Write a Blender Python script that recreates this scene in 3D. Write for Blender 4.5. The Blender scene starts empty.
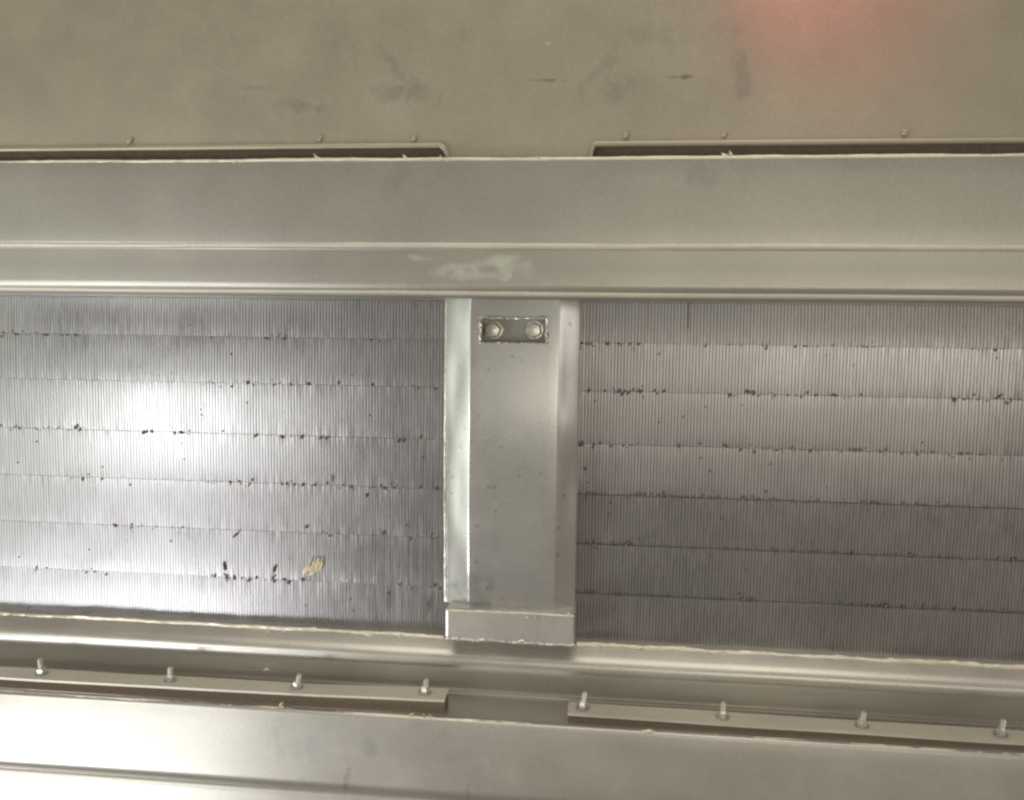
import bpy, bmesh, math, random
import numpy as np
from mathutils import Vector, Matrix, noise
random.seed(7)
sc = bpy.context.scene
COL = sc.collection

# ---------------------------------------------------------------- camera
F = 900.0                      # focal length in pixels of the 1024 x 800 frame
CX, CY = 512.0, 400.0
D = 0.90                       # metres from the lens to the core face
def _n(v): v = np.array(v, float); return v / np.linalg.norm(v)
wx = -_n((-8060.0, -183.0, F))           # world +X seen from the camera (x right, y down, z forward)
wz = -_n((-122.0, 9450.0, F))            # world +Z
wz = _n(wz - wx * wz.dot(wx))
wy = np.cross(wz, wx)                    # world +Y, into the wall
if wy[2] < 0: wy = -wy
R = np.stack([wx, wy, wz])               # rows: world axes in camera coordinates
CAMPOS = -R @ np.array((0, 0, D))
def P(px, py, Y):
    """the point of the upright plane y = Y that is measured at a pixel of the photograph"""
    d = R @ np.array(((px - CX) / F, (py - CY) / F, 1.0))
    t = (Y - CAMPOS[1]) / d[1]
    return Vector(CAMPOS + d * t)
def Z(py, Y, px=512): return P(px, py, Y).z
def X(px, py, Y): return P(px, py, Y).x

cam = bpy.data.cameras.new('camera'); camo = bpy.data.objects.new('camera', cam); COL.objects.link(camo)
cam.sensor_width = 36.0; cam.lens = F / 1024 * 36.0
cam.clip_start = 0.01; cam.clip_end = 100
right, up, back = R @ np.array((1, 0, 0)), R @ np.array((0, -1, 0)), R @ np.array((0, 0, -1))
m = Matrix.Identity(4)
for i in range(3):
    m[i][0], m[i][1], m[i][2], m[i][3] = right[i], up[i], back[i], CAMPOS[i]
camo.matrix_world = m
sc.camera = camo
sc.render.resolution_x, sc.render.resolution_y = 1024, 800

# ---------------------------------------------------------------- light
w = bpy.data.worlds.new('World'); sc.world = w; w.use_nodes = True
bg = w.node_tree.nodes['Background']
bg.inputs[0].default_value = (0.45, 0.397, 0.322, 1); bg.inputs[1].default_value = 0.55
def area(name, loc, aim, sx, sy, power, col):
    l = bpy.data.lights.new(name, 'AREA'); l.shape = 'RECTANGLE'; l.size = sx; l.size_y = sy
    l.energy = power; l.color = col
    o = bpy.data.objects.new(name, l); COL.objects.link(o); o.location = loc
    o.rotation_euler = (Vector(aim) - Vector(loc)).to_track_quat('-Z', 'Y').to_euler()
    return o
area('window_light', (-0.83, -0.95, -0.14), (-0.30, 0, -0.02), 0.40, 0.12, 1.9, (0.97, 1.0, 0.98))
area('low_left_fill', (-1.10, -0.95, -0.74), (-0.30, 0, -0.35), 0.7, 0.30, 7.5, (0.97, 0.98, 1.0))  # added second lamp for the lower left highlight, not a known window
area('front_fill', (0.50, -1.5, 0.02), (0.2, 0, 0), 1.2, 0.22, 2.4, (1.0, 0.96, 0.80))  # added dim lamp behind the camera to lift the right core rows
area('ceiling_light', (0.1, -0.75, 1.7), (0, -0.05, -0.2), 2.0, 1.5, 15.0, (1.0, 0.92, 0.78))
area('doorway_light', (-1.9, -0.9, -0.15), (0, 0, 0.0), 0.8, 1.2, 5.0, (0.90, 1.0, 0.84))
area('right_fill', (1.7, -0.9, 0.15), (0, 0, 0.0), 0.4, 0.3, 1.3, (1.0, 0.94, 0.86))  # added weak lamp for the bright patch on the post's right flange
def spot(name, loc, aim, ang, power, col):
    l = bpy.data.lights.new(name, 'SPOT'); l.energy = power; l.color = col
    l.spot_size = math.radians(ang); l.spot_blend = 1.0; l.shadow_soft_size = 0.03
    o = bpy.data.objects.new(name, l); COL.objects.link(o); o.location = loc
    o.rotation_euler = (Vector(aim) - Vector(loc)).to_track_quat('-Z', 'Y').to_euler()
spot('red_tint_spot', (0.24, -0.70, 0.78), P(848, -40, -0.07), 19, 5.5, (1.0, 0.04, 0.10))  # added spot standing in for the red corner tint, no real lamp there
vs = sc.view_settings
vs.view_transform = 'Standard'; vs.look = 'None'; vs.exposure = 0.0; vs.gamma = 1.0
sc.cycles.use_denoising = True
sc.cycles.filter_width = 2.5

# ---------------------------------------------------------------- materials
def newmat(name):
    mt = bpy.data.materials.new(name); mt.use_nodes = True
    return mt, mt.node_tree, mt.node_tree.nodes['Principled BSDF']
def metal(name, col, rough=0.36, metallic=0.9, streak=0.10, bump=0.05, brush='z', smudges=(), scale=1.0, spots=0.0, mott=0.05):
    """dull mill-finish sheet: brushed grain, mottled gloss, handling marks"""
    mt, nt, b = newmat(name); N, L = nt.nodes, nt.links
    tc = N.new('ShaderNodeTexCoord')
    mp = N.new('ShaderNodeMapping'); L.new(tc.outputs['Object'], mp.inputs[0])
    s = (900, 900, 25) if brush == 'z' else (25, 900, 900)
    mp.inputs['Scale'].default_value = [v * scale for v in s]
    g = N.new('ShaderNodeTexNoise'); g.inputs['Scale'].default_value = 1.0; g.inputs['Detail'].default_value = 2
    L.new(mp.outputs[0], g.inputs['Vector'])
    c = N.new('ShaderNodeTexNoise'); c.inputs['Scale'].default_value = 14; c.inputs['Detail'].default_value = 6
    c.inputs['Roughness'].default_value = 0.62
    L.new(tc.outputs['Object'], c.inputs['Vector'])
    f = N.new('ShaderNodeTexNoise'); f.inputs['Scale'].default_value = 420; f.inputs['Detail'].default_value = 3
    L.new(tc.outputs['Object'], f.inputs['Vector'])
    def math_(op, a, bb):
        n = N.new('ShaderNodeMath'); n.operation = op
        for i, v in enumerate((a, bb)):
            if hasattr(v, 'links'): L.new(v, n.inputs[i])
            else: n.inputs[i].default_value = v
        return n.outputs[0]
    def mr(v, lo, hi, a=0.3, bb=0.7):
        n = N.new('ShaderNodeMapRange'); L.new(v, n.inputs[0])
        n.inputs[1].default_value, n.inputs[2].default_value = a, bb
        n.inputs[3].default_value, n.inputs[4].default_value = lo, hi
        return n.outputs[0]
    tone = math_('MULTIPLY', mr(g.outputs[0], 1 - streak, 1 + streak), mr(c.outputs[0], 1 - mott, 1 + mott))
    tone = math_('MULTIPLY', tone, mr(f.outputs[0], 0.94, 1.05))
    big = N.new('ShaderNodeTexNoise'); big.inputs['Scale'].default_value = 3.2; big.inputs['Detail'].default_value = 5
    L.new(tc.outputs['Object'], big.inputs['Vector'])
    tone = math_('MULTIPLY', tone, mr(big.outputs[0], 0.90, 1.07))
    rgb = N.new('ShaderNodeMix'); rgb.data_type = 'RGBA'; rgb.blend_type = 'MULTIPLY'; rgb.inputs[0].default_value = 1
    rgb.inputs[6].default_value = (*col, 1); L.new(tone, rgb.inputs[7])
    out = rgb.outputs[2]
    ro = math_('ADD', mr(c.outputs[0], -mott * .7, mott * .7), math_('ADD', mr(big.outputs[0], 0.05, -0.05), mr(g.outputs[0], rough - streak, rough + streak)))
    nn = N.new('ShaderNodeTexNoise'); nn.inputs['Scale'].default_value = 55; nn.inputs['Detail'].default_value = 4
    nn.inputs['Distortion'].default_value = 0.6
    L.new(tc.outputs['Object'], nn.inputs['Vector'])
    for (p, rx, rz, ang, scol, amt, dr) in smudges:
        q = N.new('ShaderNodeMapping'); q.vector_type = 'TEXTURE'
        q.inputs['Location'].default_value = (p.x, p.y, p.z)
        q.inputs['Rotation'].default_value = (0, math.radians(ang), 0)
        q.inputs['Scale'].default_value = (rx, 1, rz)
        L.new(tc.outputs['Object'], q.inputs[0])
        ln = N.new('ShaderNodeVectorMath'); ln.operation = 'LENGTH'
        fl = N.new('ShaderNodeVectorMath'); fl.operation = 'MULTIPLY'; fl.inputs[1].default_value = (1, 0, 1)
        L.new(q.outputs[0], fl.inputs[0]); L.new(fl.outputs[0], ln.inputs[0])
        e = math_('ADD', ln.outputs['Value'], mr(nn.outputs[0], -0.75, 0.75, 0.25, 0.75))
        e = mr(e, amt * .9, 0.0, 0.25, 1.05)
        mx = N.new('ShaderNodeMix'); mx.data_type = 'RGBA'
        L.new(e, mx.inputs[0]); L.new(out, mx.inputs[6]); mx.inputs[7].default_value = (*scol, 1)
        out = mx.outputs[2]
        ro = math_('ADD', ro, math_('MULTIPLY', e, dr))
    if spots:
        v = N.new('ShaderNodeTexNoise'); v.inputs['Scale'].default_value = 130; v.inputs['Detail'].default_value = 1
        L.new(tc.outputs['Object'], v.inputs['Vector'])
        mx = N.new('ShaderNodeMix'); mx.data_type = 'RGBA'
        L.new(mr(v.outputs[0], 0, spots, 0.70, 0.76), mx.inputs[0]); L.new(out, mx.inputs[6]); mx.inputs[7].default_value = (0.10, 0.09, 0.08, 1)
        out = mx.outputs[2]
    L.new(out, b.inputs['Base Color']); L.new(ro, b.inputs['Roughness'])
    b.inputs['Metallic'].default_value = metallic
    bp = N.new('ShaderNodeBump'); bp.inputs['Strength'].default_value = bump; bp.inputs['Distance'].default_value = 0.002
    L.new(math_('ADD', math_('MULTIPLY', g.outputs[0], 0.35), math_('MULTIPLY', c.outputs[0], 0.3)), bp.inputs['Height'])
    L.new(bp.outputs[0], b.inputs['Normal'])
    return mt
DK = (0.17, 0.165, 0.165); PALE = (0.66, 0.70, 0.60)
YP = -0.070
M_PANEL = metal('panel_sheet_metal', (0.475, 0.43, 0.35), 0.50, 0.75, 0.004, 0.001, mott=.06, smudges=[
    (P(405, 92, YP), .034, .011, 0, DK, .40, .1), (P(397, 73, YP), .006, .026, -28, DK, .30, .1),
    (P(300, 106, YP), .030, .006, 8, DK, .32, .1), (P(606, 62, YP), .009, .032, 35, DK, .28, .1),
    (P(615, 92, YP), .014, .016, 30, DK, .28, .1), (P(740, 70, YP), .009, .032, -14, DK, .28, .1),
    (P(545, 80, YP), .020, .0024, 0, (.12, .10, .08), .75, .1), (P(680, 77, YP), .018, .0022, 0, (.14, .12, .1), .7, .1),
    (P(250, 88, YP), .018, .003, 0, DK, .35, .1), (P(652, 33, YP), .03, .012, 20, DK, .2, .1)])
M_BEAM = metal('beam_sheet_metal', (0.485, 0.465, 0.42), 0.40, 0.80, 0.004, 0.001, brush='x', mott=.03, smudges=[
    (P(460, 268, -.066), .018, .006, 0, PALE, .42, .25), (P(492, 264, -.066), .022, .005, -6, PALE, .42, .25),
    (P(512, 268, -.066), .020, .009, -10, PALE, .42, .25), (P(485, 276, -.066), .036, .0045, 0, PALE, .42, .25),
    (P(425, 259, -.066), .022, .003, 8, PALE, .40, .2),
    (P(395, 178, -.08), .012, .022, 8, DK, .20, .1), (P(700, 175, -.08), .022, .01, 0, DK, .18, .1)])
M_POST = metal('post_sheet_metal', (0.62, 0.62, 0.615), 0.30, 0.87, 0.004, 0.002, spots=0.35, smudges=[
    (P(467, 588, -.034), .024, .022, 30, (.22, .215, .21), .75, .15), (P(480, 600, -.034), .02, .012, 35, (.26, .25, .24), .5, .15)])
M_SHADE_STEEL = metal('shade_tone_steel', (0.46, 0.455, 0.44), 0.45, 0.8, 0.02, 0.03)  # slot floor coloured darker to add shade behind the bolts; washers share it
M_FOOT = metal('foot_metal', (0.70, 0.685, 0.65), 0.36, 0.8, 0.006, 0.01)
M_SILL = metal('sill_sheet_metal', (0.64, 0.62, 0.58), 0.38, 0.85, 0.006, 0.006, brush='x')
M_LOWER = metal('lower_sheet_metal', (0.56, 0.54, 0.50), 0.38, 0.85, 0.006, 0.004, smudges=[
    (P(372, 745, -.085), .009, .009, 0, (.25, .26, .32), .45, .1), (P(310, 745, -.085), .014, .014, 0, (.3, .3, .33), .35, .1),
    (P(280, 735, -.085), .005, .02, -20, (.28, .27, .27), .35, .1), (P(350, 775, -.085), .003, .014, 10, DK, .4, .1),
    (P(470, 785, -.085), .003, .016, 0, DK, .4, .1)])
M_STRIP = metal('strip_metal', (0.68, 0.64, 0.555), 0.5, 0.35, 0.06, 0.05, brush='x')
M_EDGE = metal('edge_glint_and_chips', (0.86, 0.80, 0.67), 0.35, 0.25, 0.12, 0.25, brush='x')  # edge beads made pale to hold the caught light; also chips and burrs
M_BOLT = metal('bolt_zinc', (0.78, 0.75, 0.69), 0.30, 0.9, 0.08, 0.06)
M_WELD = metal('weld_bead', (0.80, 0.78, 0.72), 0.28, 0.85, 0.15, 0.3)
M_FIN_GLINT = metal('bent_fin_glint', (0.93, 0.83, 0.64), 0.35, 0.5, 0.1, 0.1)  # pale gold colour holds the coppery reflection on the bent fins
M_FIN = metal('fin_aluminium', (0.425, 0.415, 0.425), 0.33, 0.93, 0.05, 0.02)
def plain(name, col, rough, metallic=0.0, nscale=300, var=0.4):
    mt, nt, b = newmat(name); N, L = nt.nodes, nt.links
    tc = N.new('ShaderNodeTexCoord'); t = N.new('ShaderNodeTexNoise'); t.inputs['Scale'].default_value = nscale; t.inputs['Detail'].default_value = 4
    L.new(tc.outputs['Object'], t.inputs['Vector'])
    r = N.new('ShaderNodeMix'); r.data_type = 'RGBA'; L.new(t.outputs[0], r.inputs[0])
    r.inputs[6].default_value = (*[c * (1 - var) for c in col], 1); r.inputs[7].default_value = (*[c * (1 + var) for c in col], 1)
    L.new(r.outputs[2], b.inputs['Base Color']); b.inputs['Roughness'].default_value = rough; b.inputs['Metallic'].default_value = metallic
    bp = N.new('ShaderNodeBump'); bp.inputs['Strength'].default_value = 0.3; bp.inputs['Distance'].default_value = 0.001
    L.new(t.outputs[0], bp.inputs['Height']); L.new(bp.outputs[0], b.inputs['Normal'])
    return mt
M_GASKET = plain('gasket_rubber', (0.17, 0.13, 0.10), 0.75)
M_GRIME_GAP = plain('grime_and_gaps', (0.19, 0.155, 0.142), 0.85)  # dirt, and the shade in gaps between fins painted as dark colour
M_DARK = plain('dark_steel', (0.05, 0.045, 0.04), 0.7)
M_TUBE = plain('core_tube', (0.22, 0.20, 0.19), 0.5, 0.7)

# ---------------------------------------------------------------- mesh helpers
def link(name, verts, faces, mat, parent=None, smooth=True, auto=35):
    me = bpy.data.meshes.new(name); me.from_pydata([tuple(v) for v in verts], [], faces); me.update()
    bm = bmesh.new(); bm.from_mesh(me); bmesh.ops.recalc_face_normals(bm, faces=bm.faces)
    if smooth:
        for f in bm.faces: f.smooth = True
        for e in bm.edges:
            if len(e.link_faces) == 2 and e.calc_face_angle(0) > math.radians(auto): e.smooth = False
    bm.to_mesh(me); bm.free()
    me.materials.append(mat)
    o = bpy.data.objects.new(name, me); COL.objects.link(o)
    if parent: o.parent = parent
    return o
def thing(name, label, cat, group=None):
    o = bpy.data.objects.new(name, None); COL.objects.link(o); o.empty_display_size = 0.05
    o['label'] = label; o['category'] = cat
    if group: o['group'] = group
    return o
def wob(x, z, s, a, seed=0): return a * noise.noise(Vector((x * s, seed * 7.3, z * s)))
def sheet(name, fn, us, vs_, thick, mat, parent, hole=None):
    """a sheet of real thickness over the grid us x vs_; fn(u, v) -> (front point, back offset)"""
    nu, nv = len(us), len(vs_); V = []; B = []
    for v in vs_:
        for u in us:
            p, nb = fn(u, v); V.append(p); B.append(p + nb * thick)
    n = len(V); Fc = []; keep = {}
    for j in range(nv - 1):
        for i in range(nu - 1):
            if hole and hole(0.5 * (us[i] + us[i + 1]), 0.5 * (vs_[j] + vs_[j + 1])): continue
            a = j * nu + i; q = (a, a + 1, a + 1 + nu, a + nu)
            Fc.append(q); Fc.append(tuple(k + n for k in reversed(q)))
            for k in range(4):
                e = (q[k], q[(k + 1) % 4])
                if (e[1], e[0]) in keep: del keep[(e[1], e[0])]
                else: keep[e] = 1
    for (a, b) in keep: Fc.append((b, a, a + n, b + n))
    return link(name, V + B, Fc, mat, parent)
def lin(a, b, n): return [a + (b - a) * i / n for i in range(n + 1)]
def rounded(pts, rad, seg=5):
    """fillet a polyline of (y, z) points"""
    out = [Vector(pts[0])]
    for i in range(1, len(pts) - 1):
        p, a, b = Vector(pts[i]), Vector(pts[i - 1]), Vector(pts[i + 1])
        r = rad[i] if isinstance(rad, (list, tuple)) else rad
        r = min(r, (a - p).length * .48, (b - p).length * .48)
        p0, p1 = p + (a - p).normalized() * r, p + (b - p).normalized() * r
        for k in range(seg + 1):
            t = k / seg; out.append(p0 * (1 - t) ** 2 + p * 2 * t * (1 - t) + p1 * t * t)
    out.append(Vector(pts[-1])); return out
def dens(pl, step):
    o = [pl[0]]
    for a, b in zip(pl, pl[1:]):
        k = max(1, int((b - a).length / step))
        for i in range(1, k + 1): o.append(a + (b - a) * (i / k))
    return o
def extrude_x(name, prof, x0, x1, thick, mat, parent, amp=0.0006, sc_=9, seed=0, nx=140, step=.012, back=1):
    """bent sheet: a (y, z) profile run along x with slight oil-canning"""
    pr = dens(prof, step); nrm = []
    for i in range(len(pr)):
        t = (pr[min(i + 1, len(pr) - 1)] - pr[max(i - 1, 0)]).normalized()
        nrm.append(Vector((0, -t[1] * back, t[0] * back)))
    def fn(u, v):
        i = int(v); y, z = pr[i]
        return Vector((u, y + wob(u, z, sc_, amp, seed), z + wob(u, z + 3, sc_ * .6, amp, seed + 1))), nrm[i]
    return sheet(name, fn, lin(x0, x1, nx), list(range(len(pr))), thick, mat, parent)
def tube(name, path, rad, mat, parent, seg=8, jit=0.0, seed=0, flat=1.0):
    """round bead along a path of points, uneven when jit > 0"""
    V, Fc = [], []
    for i, p in enumerate(path):
        t = (path[min(i + 1, len(path) - 1)] - path[max(i - 1, 0)]).normalized()
        s = t.cross(Vector((0, 1, 0)))
        s = s.normalized() if s.length > 1e-4 else Vector((1, 0, 0)); q = t.cross(s)
        for k in range(seg):
            r = rad * (1 + jit * noise.noise(Vector((i * .55, k * .6, seed))) + jit * .6 * noise.noise(Vector((i * .13, k * .3, seed + 9))))
            a = 2 * math.pi * k / seg
            V.append(p + s * math.cos(a) * r * flat + q * math.sin(a) * r)
    for i in range(len(path) - 1):
        for k in range(seg):
            Fc.append((i * seg + k, i * seg + (k + 1) % seg, (i + 1) * seg + (k + 1) % seg, (i + 1) * seg + k))
    Fc.append(tuple(range(seg))); Fc.append(tuple(reversed(range(len(V) - seg, len(V)))))
    return link(name, V, Fc, mat, parent, auto=60)
def box(name, a, b, mat, parent, bev=0.001):
    bm = bmesh.new(); bmesh.ops.create_cube(bm, size=1)
    for v in bm.verts:
        v.co = Vector([(a[i] + b[i]) / 2 + v.co[i] * (b[i] - a[i]) for i in range(3)])
    if bev: bmesh.ops.bevel(bm, geom=list(bm.edges), offset=bev, segments=2, affect='EDGES', profile=.6)
    me = bpy.data.meshes.new(name); bm.to_mesh(me); bm.free(); me.materials.append(mat)
    o = bpy.data.objects.new(name, me); COL.objects.link(o); o.parent = parent
    return o
def lathe(name, prof, axis, at, mat, parent, seg=20, hexa=False, rot=0.0):
    """turn (radius, height) about an axis through a point"""
    ax = Vector(axis).normalized(); q = Vector((0, 0, 1)).rotation_difference(ax)
    V, Fc = [], []
    for r, h in prof:
        for k in range(seg):
            a = 2 * math.pi * k / seg + rot
            V.append(Vector(at) + q @ Vector((r * math.cos(a), r * math.sin(a), h)))
    for j in range(len(prof) - 1):
        for k in range(seg):
            Fc.append((j * seg + k, j * seg + (k + 1) % seg, (j + 1) * seg + (k + 1) % seg, (j + 1) * seg + k))
    Fc.append(tuple(reversed(range(seg)))); Fc.append(tuple(range(len(V) - seg, len(V))))
    return link(name, V, Fc, mat, parent, auto=30)
def burrs(name, pts, mat, parent, size=.0025):
    """torn scraps and spatter along an edge, all lying on it: one part"""
    V, Fc = [], []
    for p in pts:
        s = size * random.uniform(.5, 1.4); el = random.uniform(1, 2.4); an = random.uniform(-1, 1)
        o = len(V)
        for (a, b, c) in ((1, 0, 0), (-1, 0, 0), (0, 1, 0), (0, -1, 0), (0, 0, 1), (0, 0, -1)):
            v = Vector((a * s * el, b * s * .8, c * s * .6)) * random.uniform(.7, 1.3)
            v.rotate(Matrix.Rotation(an, 3, 'Y')); V.append(p + v)
        for t in ((0, 2, 4), (2, 1, 4), (1, 3, 4), (3, 0, 4), (2, 0, 5), (1, 2, 5), (3, 1, 5), (0, 3, 5)):
            Fc.append(tuple(k + o for k in t))
    ob = link(name, V, Fc, mat, parent, auto=20); ob['kind'] = 'stuff'
    return ob
XL, XR = -1.0, 1.0

# ---------------------------------------------------------------- upper panel
t = thing('upper_panel', 'large tan metal sheet across the top with notches along its lower edge', 'panel')
zt = Z(-330, YP); zn = Z(148, YP); zb = Z(168, YP)
xa, xb = X(449, 155, YP), X(590, 155, YP)
def notch(x):
    if xa <= x <= xb: return zb
    d = xa - x if x < xa else x - xb
    k = min(1, d / (.009 if x < xa else .005))
    return zb + (zn - zb) * (1 - (1 - k) ** 2) ** .5 if k < 1 else zn
us = sorted(set([XL + i * .02 for i in range(101)] + [xa - .0105 + i * .00075 for i in range(16)] + [xb - .001 + i * .0006 for i in range(14)]))
def fpan(u, v):
    z = zt + (notch(u) - zt) * v
    return Vector((u, YP + wob(u, z, 4, .0016, 3), z)), Vector((0, 1, 0))
sheet('sheet', fpan, us, lin(0, 1, 36), .004, M_PANEL, t)
for (a, b) in ((XL, xa), (xb, XR)):
    pts = [Vector((u, YP - .0015 + wob(u, zn, 4, .0016, 3), notch(u) + .0025)) for u in us if a - .001 <= u <= b + .001]
    tube('folded_lip', pts, .0026, M_PANEL, t, seg=10, jit=.08, seed=a)
    box('gasket', (a + .004 if a > 0 else a, YP + .0048, zb), (b - .004 if b < 0 else b, YP + .020, zn + .012), M_GASKET, t)
for px, py in ((320, 139), (414, 139), (626, 136), (724, 135), (130, 141), (905, 133)):
    p = P(px, py, YP)
    lathe('rivet', [(.0028, 0.002), (.0028, -.0016), (.0018, -.0028), (.0006, -.0032)], (0, 1, 0), p, M_PANEL, t, seg=12)
p = P(547, 43, YP); burrs('paint_chip', [p, p + Vector((.002, 0, -.001))], M_EDGE, t, .0016)

# ---------------------------------------------------------------- cross beam
t = thing('cross_beam', 'folded tan metal crossbeam with chalky smear above the post', 'beam')
YB = -.080
prof = [(YB + .03, Z(160, YB)), (YB, Z(160, YB)), (YB, Z(245, YB)), (YB + .0035, Z(248.5, YB + .0035)),
        (YB + .0025, Z(287, YB + .0025)), (YB + .006, Z(292, YB)), (YB + .008, Z(296.5, YB)), (-.004, Z(297.5, YB))]
extrude_x('front_plate', rounded(prof, [0, .0012, .002, .003, .004, .0025, .0025, 0]), XL, XR, .002, M_BEAM, t, .0007, 6, 11, back=-1)
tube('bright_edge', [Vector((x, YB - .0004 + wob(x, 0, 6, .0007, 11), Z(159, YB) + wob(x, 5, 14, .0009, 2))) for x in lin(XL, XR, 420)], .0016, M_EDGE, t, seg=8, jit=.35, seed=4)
tube('fold_ridge', [Vector((x, YB + .0004 + wob(x, 0, 6, .0007, 11), Z(245.8, YB) + wob(x, 2, 5, .0008, 2))) for x in lin(XL, XR, 120)], .0032, M_STRIP, t, seg=10, jit=.08, seed=5)
tube('rolled_lip', [Vector((x, YB + .006 + wob(x, 0, 6, .0007, 11), Z(292.6, YB) + wob(x, 3, 5, .0008, 2))) for x in lin(XL, XR, 120)], .0032, M_STRIP, t, seg=12, jit=.08, seed=6)
burrs('burr', [P(px, 158, YB - .001) + Vector((0, 0, dz)) for px, dz in ((316, .001), (318, .0), (235, -.004), (405, .001), (440, .001), (443, -.001), (446, -.002), (627, .001), (725, .002), (728, .003), (731, .004), (540, -.001), (560, -.003))], M_EDGE, t, .0022)

# ---------------------------------------------------------------- radiator cores
PITCH = .00315
ROWPX = [286, 341, 389, 441.5, 491.5, 541, 590, 664]
ROWZ = [Z(v, 0) for v in ROWPX]
TILT = [5.0, 3.0, -3.5, -2.0, 1.0, 2.0, 1.0]            # how each row of fins was pressed out of true, degrees
def core(label, x0, x1, seed, tilts, marks, gapx=(), rate=.0065, thr=.02):
    t = thing('radiator_core', label, 'radiator', 'finned cores either side of the post')
    rnd = random.Random(seed)
    nf = int((x1 - x0) / PITCH)
    lean = [rnd.uniform(-1, 1) for _ in range(nf + 1)]
    for r in range(7):
        z1, z0 = ROWZ[r] - .0002, ROWZ[r + 1] + .0002
        nz = 7; V, Fc = [], []
        tl = math.tan(math.radians(tilts[r]))
        prof5 = ((0, .00075), (.10, .00005), (.5, 0), (.90, .00005))
        dep = [0.00004 * rnd.gauss(0, 1) for _ in range(nf + 1)]
        for j in range(nz + 1):
            z = z1 + (z0 - z1) * j / nz; zz = z - (z0 + z1) / 2
            for i in range(nf):
                bx = noise.noise(Vector((i * .35, r * 5 + j * .5, seed))) * .00012 + lean[i] * .00006
                bd = noise.noise(Vector((i * .08, r * 3 + j * .4, seed + 5))) * .00006
                end = .00025 if j in (0, nz) else 0
                for (f, d) in prof5:
                    V.append(Vector((x0 + (i + f) * PITCH + bx, d + dep[i] * (d < .0005) + bd + end * (d < .0005) * rnd.random() - zz * tl, z)))
            V.append(Vector((x0 + nf * PITCH, .0009, z)))
        W = nf * 4 + 1
        for j in range(nz):
            for i in range(W - 1):
                Fc.append((j * W + i, j * W + i + 1, (j + 1) * W + i + 1, (j + 1) * W + i))
        n = len(V)                                      # close the row at the back so it has depth
        V += [Vector((x0, .02, z1)), Vector((x1, .02, z1)), Vector((x1, .02, z0)), Vector((x0, .02, z0))]
        Fc.append((n, n + 1, n + 2, n + 3))
        Fc.append(tuple(range(W)) + (n + 1, n)); Fc.append(tuple(range(nz * W, nz * W + W)) + (n + 2, n + 3))
        o = link('fin_row', V, Fc, M_FIN, t, auto=25)
        if r: tube('tube', [Vector((x, .0050 + wob(x, r, 30, .0006, seed), ROWZ[r])) for x in lin(x0, x1, 60)], .0030, M_TUBE, t, seg=6)
    V, Fc = [], []
    def fleck(p, a, b, ang):
        o = len(V); k = 9
        for i in range(k):
            an = 2 * math.pi * i / k; rr = rnd.uniform(.65, 1.25)
            v = Vector((a * math.cos(an) * rr, 0, b * math.sin(an) * rr)); v.rotate(Matrix.Rotation(ang, 3, 'Y'))
            V.append(p + v + Vector((0, .0008, 0)))
        V.append(p + Vector((0, -.0012, 0)))
        for i in range(k): Fc.append((o + i, o + (i + 1) % k, o + k))
    for r in range(1, 7):
        x = x0
        while x < x1:
            x += rnd.expovariate(1 / rate) * (.5 if (r == 4 and gapx) else 1)
            if x > x1 - .003: break
            s = rnd.choice((.4, .4, .5, .5, .7, .7, 1, 1.3)) * .0013
            dense = noise.noise(Vector((x * 9, r * 4, seed))) > thr
            if dense or (r == 4 and gapx): fleck(Vector((x, -.0012, ROWZ[r] + rnd.gauss(0, .0016))), s * rnd.uniform(.6, 1.3), s * rnd.uniform(.8, 1.8), rnd.uniform(-.1, .9))
    for _ in range(60):
        fleck(Vector((rnd.uniform(x0, x1), -.0010, rnd.uniform(ROWZ[7] + .03, ROWZ[0] - .04))), .0008, .0014, rnd.uniform(0, .8))
    for (px, py, a, b, ang) in marks:
        fleck(P(px, py, -.0024), a * .0007, b * .0008, math.radians(ang))
    o = link('grime_and_gaps', V, Fc, M_GRIME_GAP, t, auto=20); o['kind'] = 'stuff'  # dirt flecks, some painting the shade in gaps where fins bent
    for px, pa, pb in gapx:
        a, b = P(px, pa, -.0006), P(px, pb, -.0006)
        box('split', (a.x - .0005, -.001, b.z), (a.x + .0005, .004, a.z), M_GRIME_GAP, t, 0)  # solid dark strip painted as the shade of a gap between fins
    return t
xl1 = X(450, 450, 0); xr0 = X(577.5, 450, 0)
LM = [(308, 384, 3, 3.4, 10), (247, 383, 2.4, 3, 10), (338, 383, 2, 3, 20), (372, 385, 2, 3, 30), (301, 437, 2, 4, 30), (255, 436, 2, 3, 20), (320, 438, 1.6, 3, 35), (326, 438, 1.6, 3, 35),
      (398, 441, 2, 3.2, 40), (403, 441, 2, 3, 40), (420, 437, 1.8, 2.6, 10), (302, 485, 1.6, 3, 30), (314, 485, 1.5, 3, 30), (332, 478, .9, 7, 0), (366, 496, 2.2, 3, -10), (420, 487, 2.6, 2.4, 40), (436, 489, 3, 2, 60),
      (235, 535, 1.8, 6, 40), (306, 527, 1.7, 3, 10), (383, 533, 2.8, 3, 30), (224, 567, 2, 8, -10), (226, 578, 1.8, 5, -5), (274, 569, 1.8, 8, 12), (272, 578, 1.4, 5, 20), (428, 603, 1.1, 13, 2), (399, 585, 1.6, 2, 20), (387, 594, 1.8, 2, 30), (434, 586, 2.2, 3, 20), (302, 580, 3, 2.2, 60), (248, 581, 3, 2, 60)]
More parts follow.
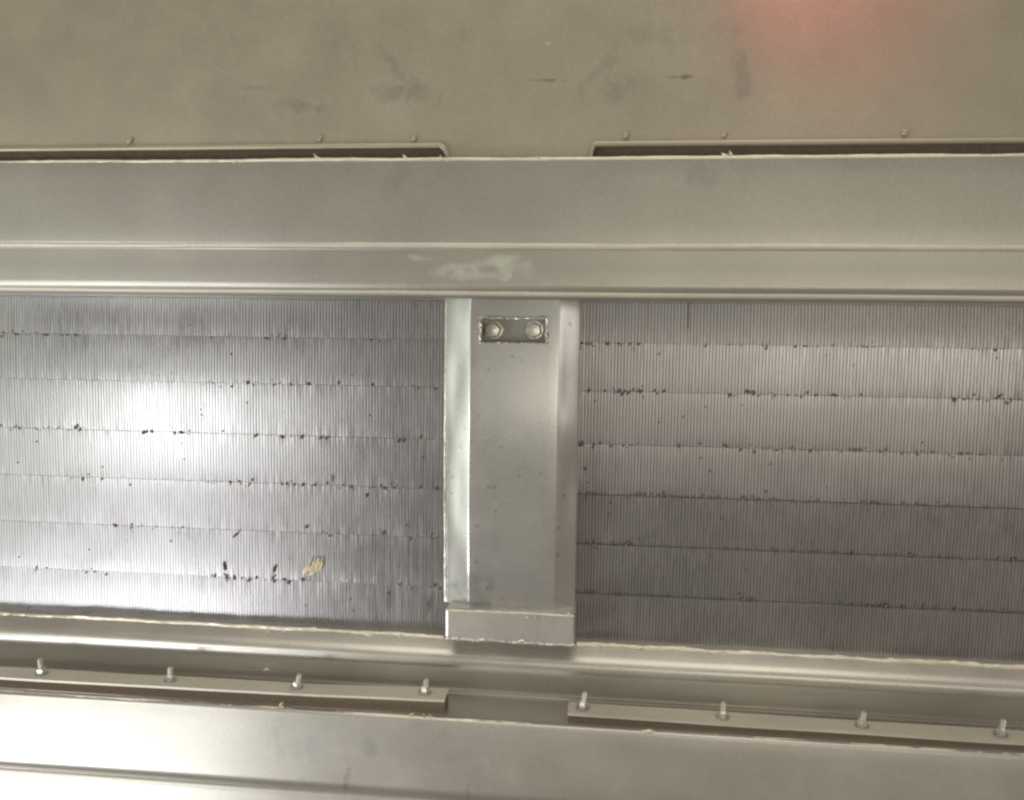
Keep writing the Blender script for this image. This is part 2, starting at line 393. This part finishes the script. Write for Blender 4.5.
RM = [(589, 391, 1.8, 4, 20), (622, 394, 1.8, 3, 0), (639, 391, 2, 3, 20), (664, 391, 1.8, 3, 30), (643, 397, 1.4, 2, 20), (595, 401, 1.2, 1.6, 0), (706, 346, 1.6, 2.4, 20), (594, 346, 1.2, 1.6, 0), (749, 392, 2.6, 2.6, 20), (730, 395, 2, 3, 20), (580.5, 347, 1.2, 5, 0),
      (581, 444, 3, 4, 40), (679, 446, 4, 2, 70), (725, 446, 3, 3, 20), (700, 444, 2, 2, 40), (585, 469, 2, 2, 60), (586, 497, 2, 3, 0), (640, 494, 3, 2.4, 40), (658, 496, 3, 2.6, 60), (663, 493, 1.6, 3, 30), (774, 500, 2.2, 4, 10), (608, 515, 3, 1.4, 80), (610, 503, 3, 1.2, 80), (710, 498, 4, 2, 70), (745, 498, 5, 1.8, 85), (766, 492, 3, 1.6, 60),
      (627, 545, 3, 4, 20), (597, 548, 1.6, 2.4, 0), (639, 541, 2, 2, 20), (693, 551, 3, 3, 30), (710, 556, 2.4, 2, 40), (722, 519, 1.4, 1.6, 0), (746, 571, 1.8, 1.6, 0), (779, 552, 1.4, 2, 0), (667, 599, 2, 3, 20), (687, 598, 2, 2.6, 20), (740, 596, 2.4, 2.4, 30), (720, 611, 2, 3, 20), (593, 595, 2, 3, -40), (613, 608, 3, 1.4, 75), (714, 603, 5, 1.2, 80)]
cl = core('silver finned radiator core left of the post with bright sheen and painted coppery glint', XL, xl1, 3, [-2.6, -2.4, -.4, -.2, -.2, -.5, -1.0], LM)
cr = core('darker grey finned radiator core right of the post with dirty tube seams', xr0, XR, 21, [-4.0, .3, .2, -.1, 3.4, 3.5, 3.5], RM, ((648.5, 299, 331), (689, 300, 329)), .0038, -.12)
# bent fins on the left core, coppery reflection put into their colour
V, Fc = [], []
for i in range(15):
    p = P(304 + i * 1.25 + random.uniform(-1, 1), 570 - i * .5 + random.uniform(-3, 3), -.0012); o = len(V); h = random.uniform(.003, .0085)
    dx = h * random.uniform(.3, .65)
    for q in ((-dx - .0006, 0, -h), (-dx + .0009, -.0008, -h), (dx + .0009, -.0016, h), (dx - .0006, 0, h)): V.append(p + Vector(q))
    V += [v + Vector((0, .0022, 0)) for v in V[o:o + 4]]
    Fc += [(o, o + 1, o + 2, o + 3), (o + 7, o + 6, o + 5, o + 4)] + [(o + k, o + 4 + k, o + 4 + (k + 1) % 4, o + (k + 1) % 4) for k in range(4)]
o = link('bent_fins', V, Fc, M_FIN_GLINT, cl, auto=20); o['kind'] = 'stuff'; o['label'] = 'patch of bent fins with painted coppery glint'

# backing behind everything
o = box('back_wall', (XL, .03, Z(1150, 0)), (XR, .04, Z(-330, 0)), M_DARK, None, 0); o['kind'] = 'structure'

# ---------------------------------------------------------------- post
t = thing('support_post', 'grey sheet metal post with folded edges and a two-bolt slot between the cores', 'post')
YF = -.034
zt, zb = Z(299.5, YF), Z(611, YF)
pr = [(X(446.3, 450, -.004), .004), (X(446.3, 450, -.017), -.017), (X(469.5, 450, YF), YF), (X(557, 450, YF), YF), (X(578.5, 450, -.020), -.020), (X(578.5, 450, -.004), .004)]
hx0, hx1, hz1, hz0 = X(481, 331, YF), X(547, 331, YF), Z(318, YF), Z(343, YF)
pl = rounded([(a, b) for a, b in pr], [0, .0015, .0012, .0012, .0015, 0])
out = [pl[0]]
for a, b in zip(pl, pl[1:]):
    cuts = [c for c in (hx0, hx1) if a.x < c < b.x]
    if abs(b.x - a.x) > .03:
        seq = sorted(set(cuts + lin(a.x, b.x, 10)))[1:]
        for xx in seq: out.append(Vector((xx, a.y + (b.y - a.y) * (xx - a.x) / (b.x - a.x))))
    else: out.append(b)
pl = []
for a, b in zip(out, out[1:]):
    pl.append(a)
    if .012 < (b - a).length and abs(b.y - a.y) > .01: pl += [a + (b - a) * k / 4 for k in (1, 2, 3)]
pl.append(out[-1])
vz = sorted(set(lin(zb, zt, 44) + [hz0, hz1]))
nrm = []
for i in range(len(pl)):
    tt = (pl[min(i + 1, len(pl) - 1)] - pl[max(i - 1, 0)]).normalized(); nrm.append(Vector((-tt[1], tt[0], 0)))
def bow(v): return -.0055 * (1 - ((v - (zt + zb) / 2) / ((zt - zb) / 2)) ** 2)
def fpost(u, v):
    p = pl[int(u)]; k = 1 - .012 * (0) ; dent = 0
    if p.x > .03: dent = .0022 * math.exp(-((v - Z(490, YF)) / .03) ** 2) * (p.y > -.03)
    return Vector((p.x * (1 - .02 * (zt - v)) , p.y + wob(p.x, v, 10, .0009, 6) + (wob(p.x, v, 20, .0016, 16) if -.0325 < p.y < -.0185 else 0) + dent + bow(v), v)), nrm[int(u)]
def inhole(u, v):
    i = int(u); xm = .5 * (pl[i].x + pl[i + 1].x) if i + 1 < len(pl) else 9
    return hx0 < xm < hx1 and hz0 < v < hz1
sheet('face_plate', fpost, list(range(len(pl))), vz, .0025, M_POST, t, inhole)
tube('bright_edge', [Vector((pr[1][0] * (1 - .02 * (zt - v)) - .0003, -.0168 + wob(pr[1][0], v, 10, .0009, 6) + bow(v), v)) for v in lin(zb + .001, zt - .001, 120)], .0014, M_WELD, t, seg=8, jit=.18, seed=2)
# slot: recess walls, floor, welded rim, two bolts
box('slot_floor', (hx0 - .004, YF + .026, hz0 - .004), (hx1 + .004, YF + .030, hz1 + .004), M_SHADE_STEEL, t, 0)
for a, b in (((hx0 - .003, YF + .0010, hz0 - .003), (hx0 - .0003, YF + .0258, hz1 + .003)), ((hx1 + .0003, YF + .0010, hz0 - .003), (hx1 + .003, YF + .0258, hz1 + .003)),
             ((hx0 - .0002, YF + .0010, hz0 - .003), (hx1 + .0002, YF + .0258, hz0 - .0003)), ((hx0 - .0002, YF + .0010, hz1 + .0003), (hx1 + .0002, YF + .0258, hz1 + .003))):
    box('slot_wall', a, b, M_POST, t, 0)
c4 = [(hx0, hz0), (hx1, hz0), (hx1, hz1), (hx0, hz1), (hx0, hz0)]
for (a, b), rr in zip(zip(c4, c4[1:]), (.0007, .0017, .0014, .0016)):
    path = [Vector((a[0] + (b[0] - a[0]) * k / 40 + random.gauss(0, .0003), YF - .0003 + bow(a[1] + (b[1] - a[1]) * k / 40), a[1] + (b[1] - a[1]) * k / 40 + random.gauss(0, .0003))) for k in range(41)]
    tube('weld_bead', path, rr, M_WELD, t, seg=7, jit=.7, seed=a[0] * 100 + a[1] * 37)
for px, rot in ((494.5, .25), (534.5, .6)):
    p = P(px, 330, YF + .026)
    wsh = lathe('bolt', [(.0078, -.001), (.0078, .0120), (.0070, .0136), (.002, .0142)], (0, -1, 0), p + Vector((0, -.0018, 0)), M_BOLT, t, seg=6, rot=rot)
    lathe('washer', [(.0094, 0), (.0094, .0015), (.0088, .0019)], (0, -1, 0), p, M_BOLT, wsh, seg=24)
burrs('spatter', [P(px, py, YF - .0024) for px, py in ((549, 352), (552, 356), (550, 348), (476, 322), (476, 330), (477, 340), (541, 316), (555, 318), (476, 316))], M_WELD, t, .0011)
# foot
fo = box('foot_block', (X(445.5, 625, -.044), -.044, Z(643, -.044)), (X(574.5, 625, -.044), -.004, Z(611.5, -.044)), M_FOOT, t, .0022)
zf = Z(611.5, -.044)
tube('bright_edge', [Vector((x, -.0442, zf - .0012 + wob(x, 1, 40, .0005, 8))) for x in lin(X(446, 611, -.044), X(574, 611, -.044), 60)], .0010, M_EDGE, fo, seg=7, jit=.8, seed=14)
tube('weld_bead', [Vector((x, -.0435 + wob(x, 0, 60, .001, 5), Z(642, -.044) + wob(x, 1, 50, .0012, 8))) for x in lin(X(446, 642, -.044), X(575, 642, -.044), 90)], .0015, M_FOOT, fo, seg=8, jit=.8, seed=13)
burrs('spatter', [P(px, py, -.0455) for px, py in ((447, 637), (449, 638), (458, 639), (479, 641), (504, 642), (519, 642), (521, 641), (540, 644), (556, 643), (526, 618), (536, 618), (569, 614), (448, 610))], M_WELD, fo, .0018)

# ---------------------------------------------------------------- sill
t = thing('sill_sheet', 'shiny curved metal sill sheet under the cores', 'sill')
prof = [(.018, Z(641, -.012)), (-.012, Z(641, -.012)), (-.034, Z(664, -.034)), (-.006, Z(697, -.006)), (-.080, Z(722, -.080))]
extrude_x('bent_sheet', rounded(prof, [0, .0015, .022, .012, 0], 9), XL, XR, .002, M_SILL, t, .0011, 7, 31, step=.006, back=-1)
def sx(px): return X(px, 640, -.014)
for (a, b) in ((XL, sx(444)), (sx(577), XR)):
    n = int((b - a) / .0035)
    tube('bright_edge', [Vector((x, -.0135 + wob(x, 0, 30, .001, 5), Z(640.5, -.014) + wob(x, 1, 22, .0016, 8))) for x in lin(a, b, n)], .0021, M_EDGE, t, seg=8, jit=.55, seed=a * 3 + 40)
burrs('burr', [P(px, py, -.016) for px, py in ((371, 634), (369, 636), (250, 630), (268, 631), (284, 631), (400, 636), (660, 652), (725, 656), (727, 659), (640, 648), (780, 660), (600, 646))], M_EDGE, t, .0026)
burrs('scrap', [P(px, py, -.024) for px, py in ((248, 650), (265, 670), (267, 669), (743, 662), (565, 666))], M_EDGE, t, .0022)

# ---------------------------------------------------------------- clamp strips on the sill ledge
def strip(label, xe, xo, py, pxs, pye, studs, sag):
    """a thin bar over a rubber gasket; xe the end near the post, studs stand on it"""
    t = thing('clamp_strip', label, 'strip', 'clamp strips on the sill ledge')
    a, b = min(xe, xo), max(xe, xo)
    yb, yf = -.052, -.075
    z0 = Z(pye, yf, pxs)                                 # lower front edge of the metal at its end
    def top(x): return z0 - sag * (1 - math.exp(-abs(x - xe) / .2))
    def fs(u, v):
        return Vector((u, yf + (yb - yf) * v + wob(u, v, 12, .0006, 3), top(u) + .0022 + v * .0012 + wob(u, v, 8, .0008, 17))), Vector((0, 0, -1))
    sheet('metal_bar', fs, lin(a, b, 80), lin(0, 1, 4), .0022, M_STRIP, t)
    def fg(u, v):
        return Vector((u, yf + .0015 + (yb - .004 - yf) * v + wob(u, v, 25, .0008, 23), top(u) - .0004 + wob(u, v, 8, .0008, 17))), Vector((0, 0, -1))
    sheet('gasket', fg, lin(a + .001, b, 80), lin(0, 1, 3), .013, M_GASKET, t)
    for px, pyb, lean in studs:
        ym = -.063; x = P(px, pyb, ym).x
        p = Vector((x, ym, top(x) + .0036)); ax = Vector((lean, -.05, 1))
        h = random.uniform(-.0015, .002)
        thr = [(.0026 + .0004 * (k % 2), .0052 + (h + .0085) * k / 10) for k in range(11)]     # threaded shank
        s = lathe('stud', [(.0026, -.002)] + thr + [(.0020, .0148 + h)], ax, p, M_BOLT, t, seg=12)
        lathe('washer', [(.0062, -.0008), (.0062, .0008), (.0056, .0011)], ax, p, M_SHADE_STEEL, s, seg=18)
        lathe('nut', [(.0046, .0009), (.0046, .0050), (.0036, .0060)], ax, p, M_BOLT, s, seg=6, rot=px)
    return t
strip('metal clamp strip with dark gasket and thin studs at lower left', X(444.5, 700, -.075), XL, 0, 444, 702, [(297, 691, .25), (425, 697, .12), (170, 684, .1), (42, 678, -.05)], .005)
strip('metal clamp strip with dark gasket and thin studs at lower right', X(567.5, 715, -.075), XR, 0, 568, 715.5, [(583, 710, .12), (722.5, 717, .02), (862, 724, .08), (1001, 731, .1)], .002)

# ---------------------------------------------------------------- lower panel
t = thing('lower_panel', 'wide metal plate across the bottom with a bright raw top edge', 'panel')
YL = -.086
prof = [(YL + .006, Z(726, YL)), (YL, Z(725.5, YL)), (YL - .010, Z(797, YL - .010)), (YL - .001, Z(802, YL)), (YL - .004, Z(806, YL)), (YL - .040, Z(1150, YL - .040))]
extrude_x('plate', rounded(prof, [0, .001, .004, .003, .003, 0]), XL, XR, .003, M_LOWER, t, .0010, 6, 51, back=-1)
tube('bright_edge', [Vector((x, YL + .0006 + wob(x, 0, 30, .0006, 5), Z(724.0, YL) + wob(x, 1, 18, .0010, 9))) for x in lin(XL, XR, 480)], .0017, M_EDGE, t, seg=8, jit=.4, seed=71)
burrs('burr', [P(px, py, YL - .001) for px, py in ((282, 707), (281, 704), (412, 714), (424, 715), (430, 715), (716, 735), (650, 731), (230, 705))], M_EDGE, t, .0021)
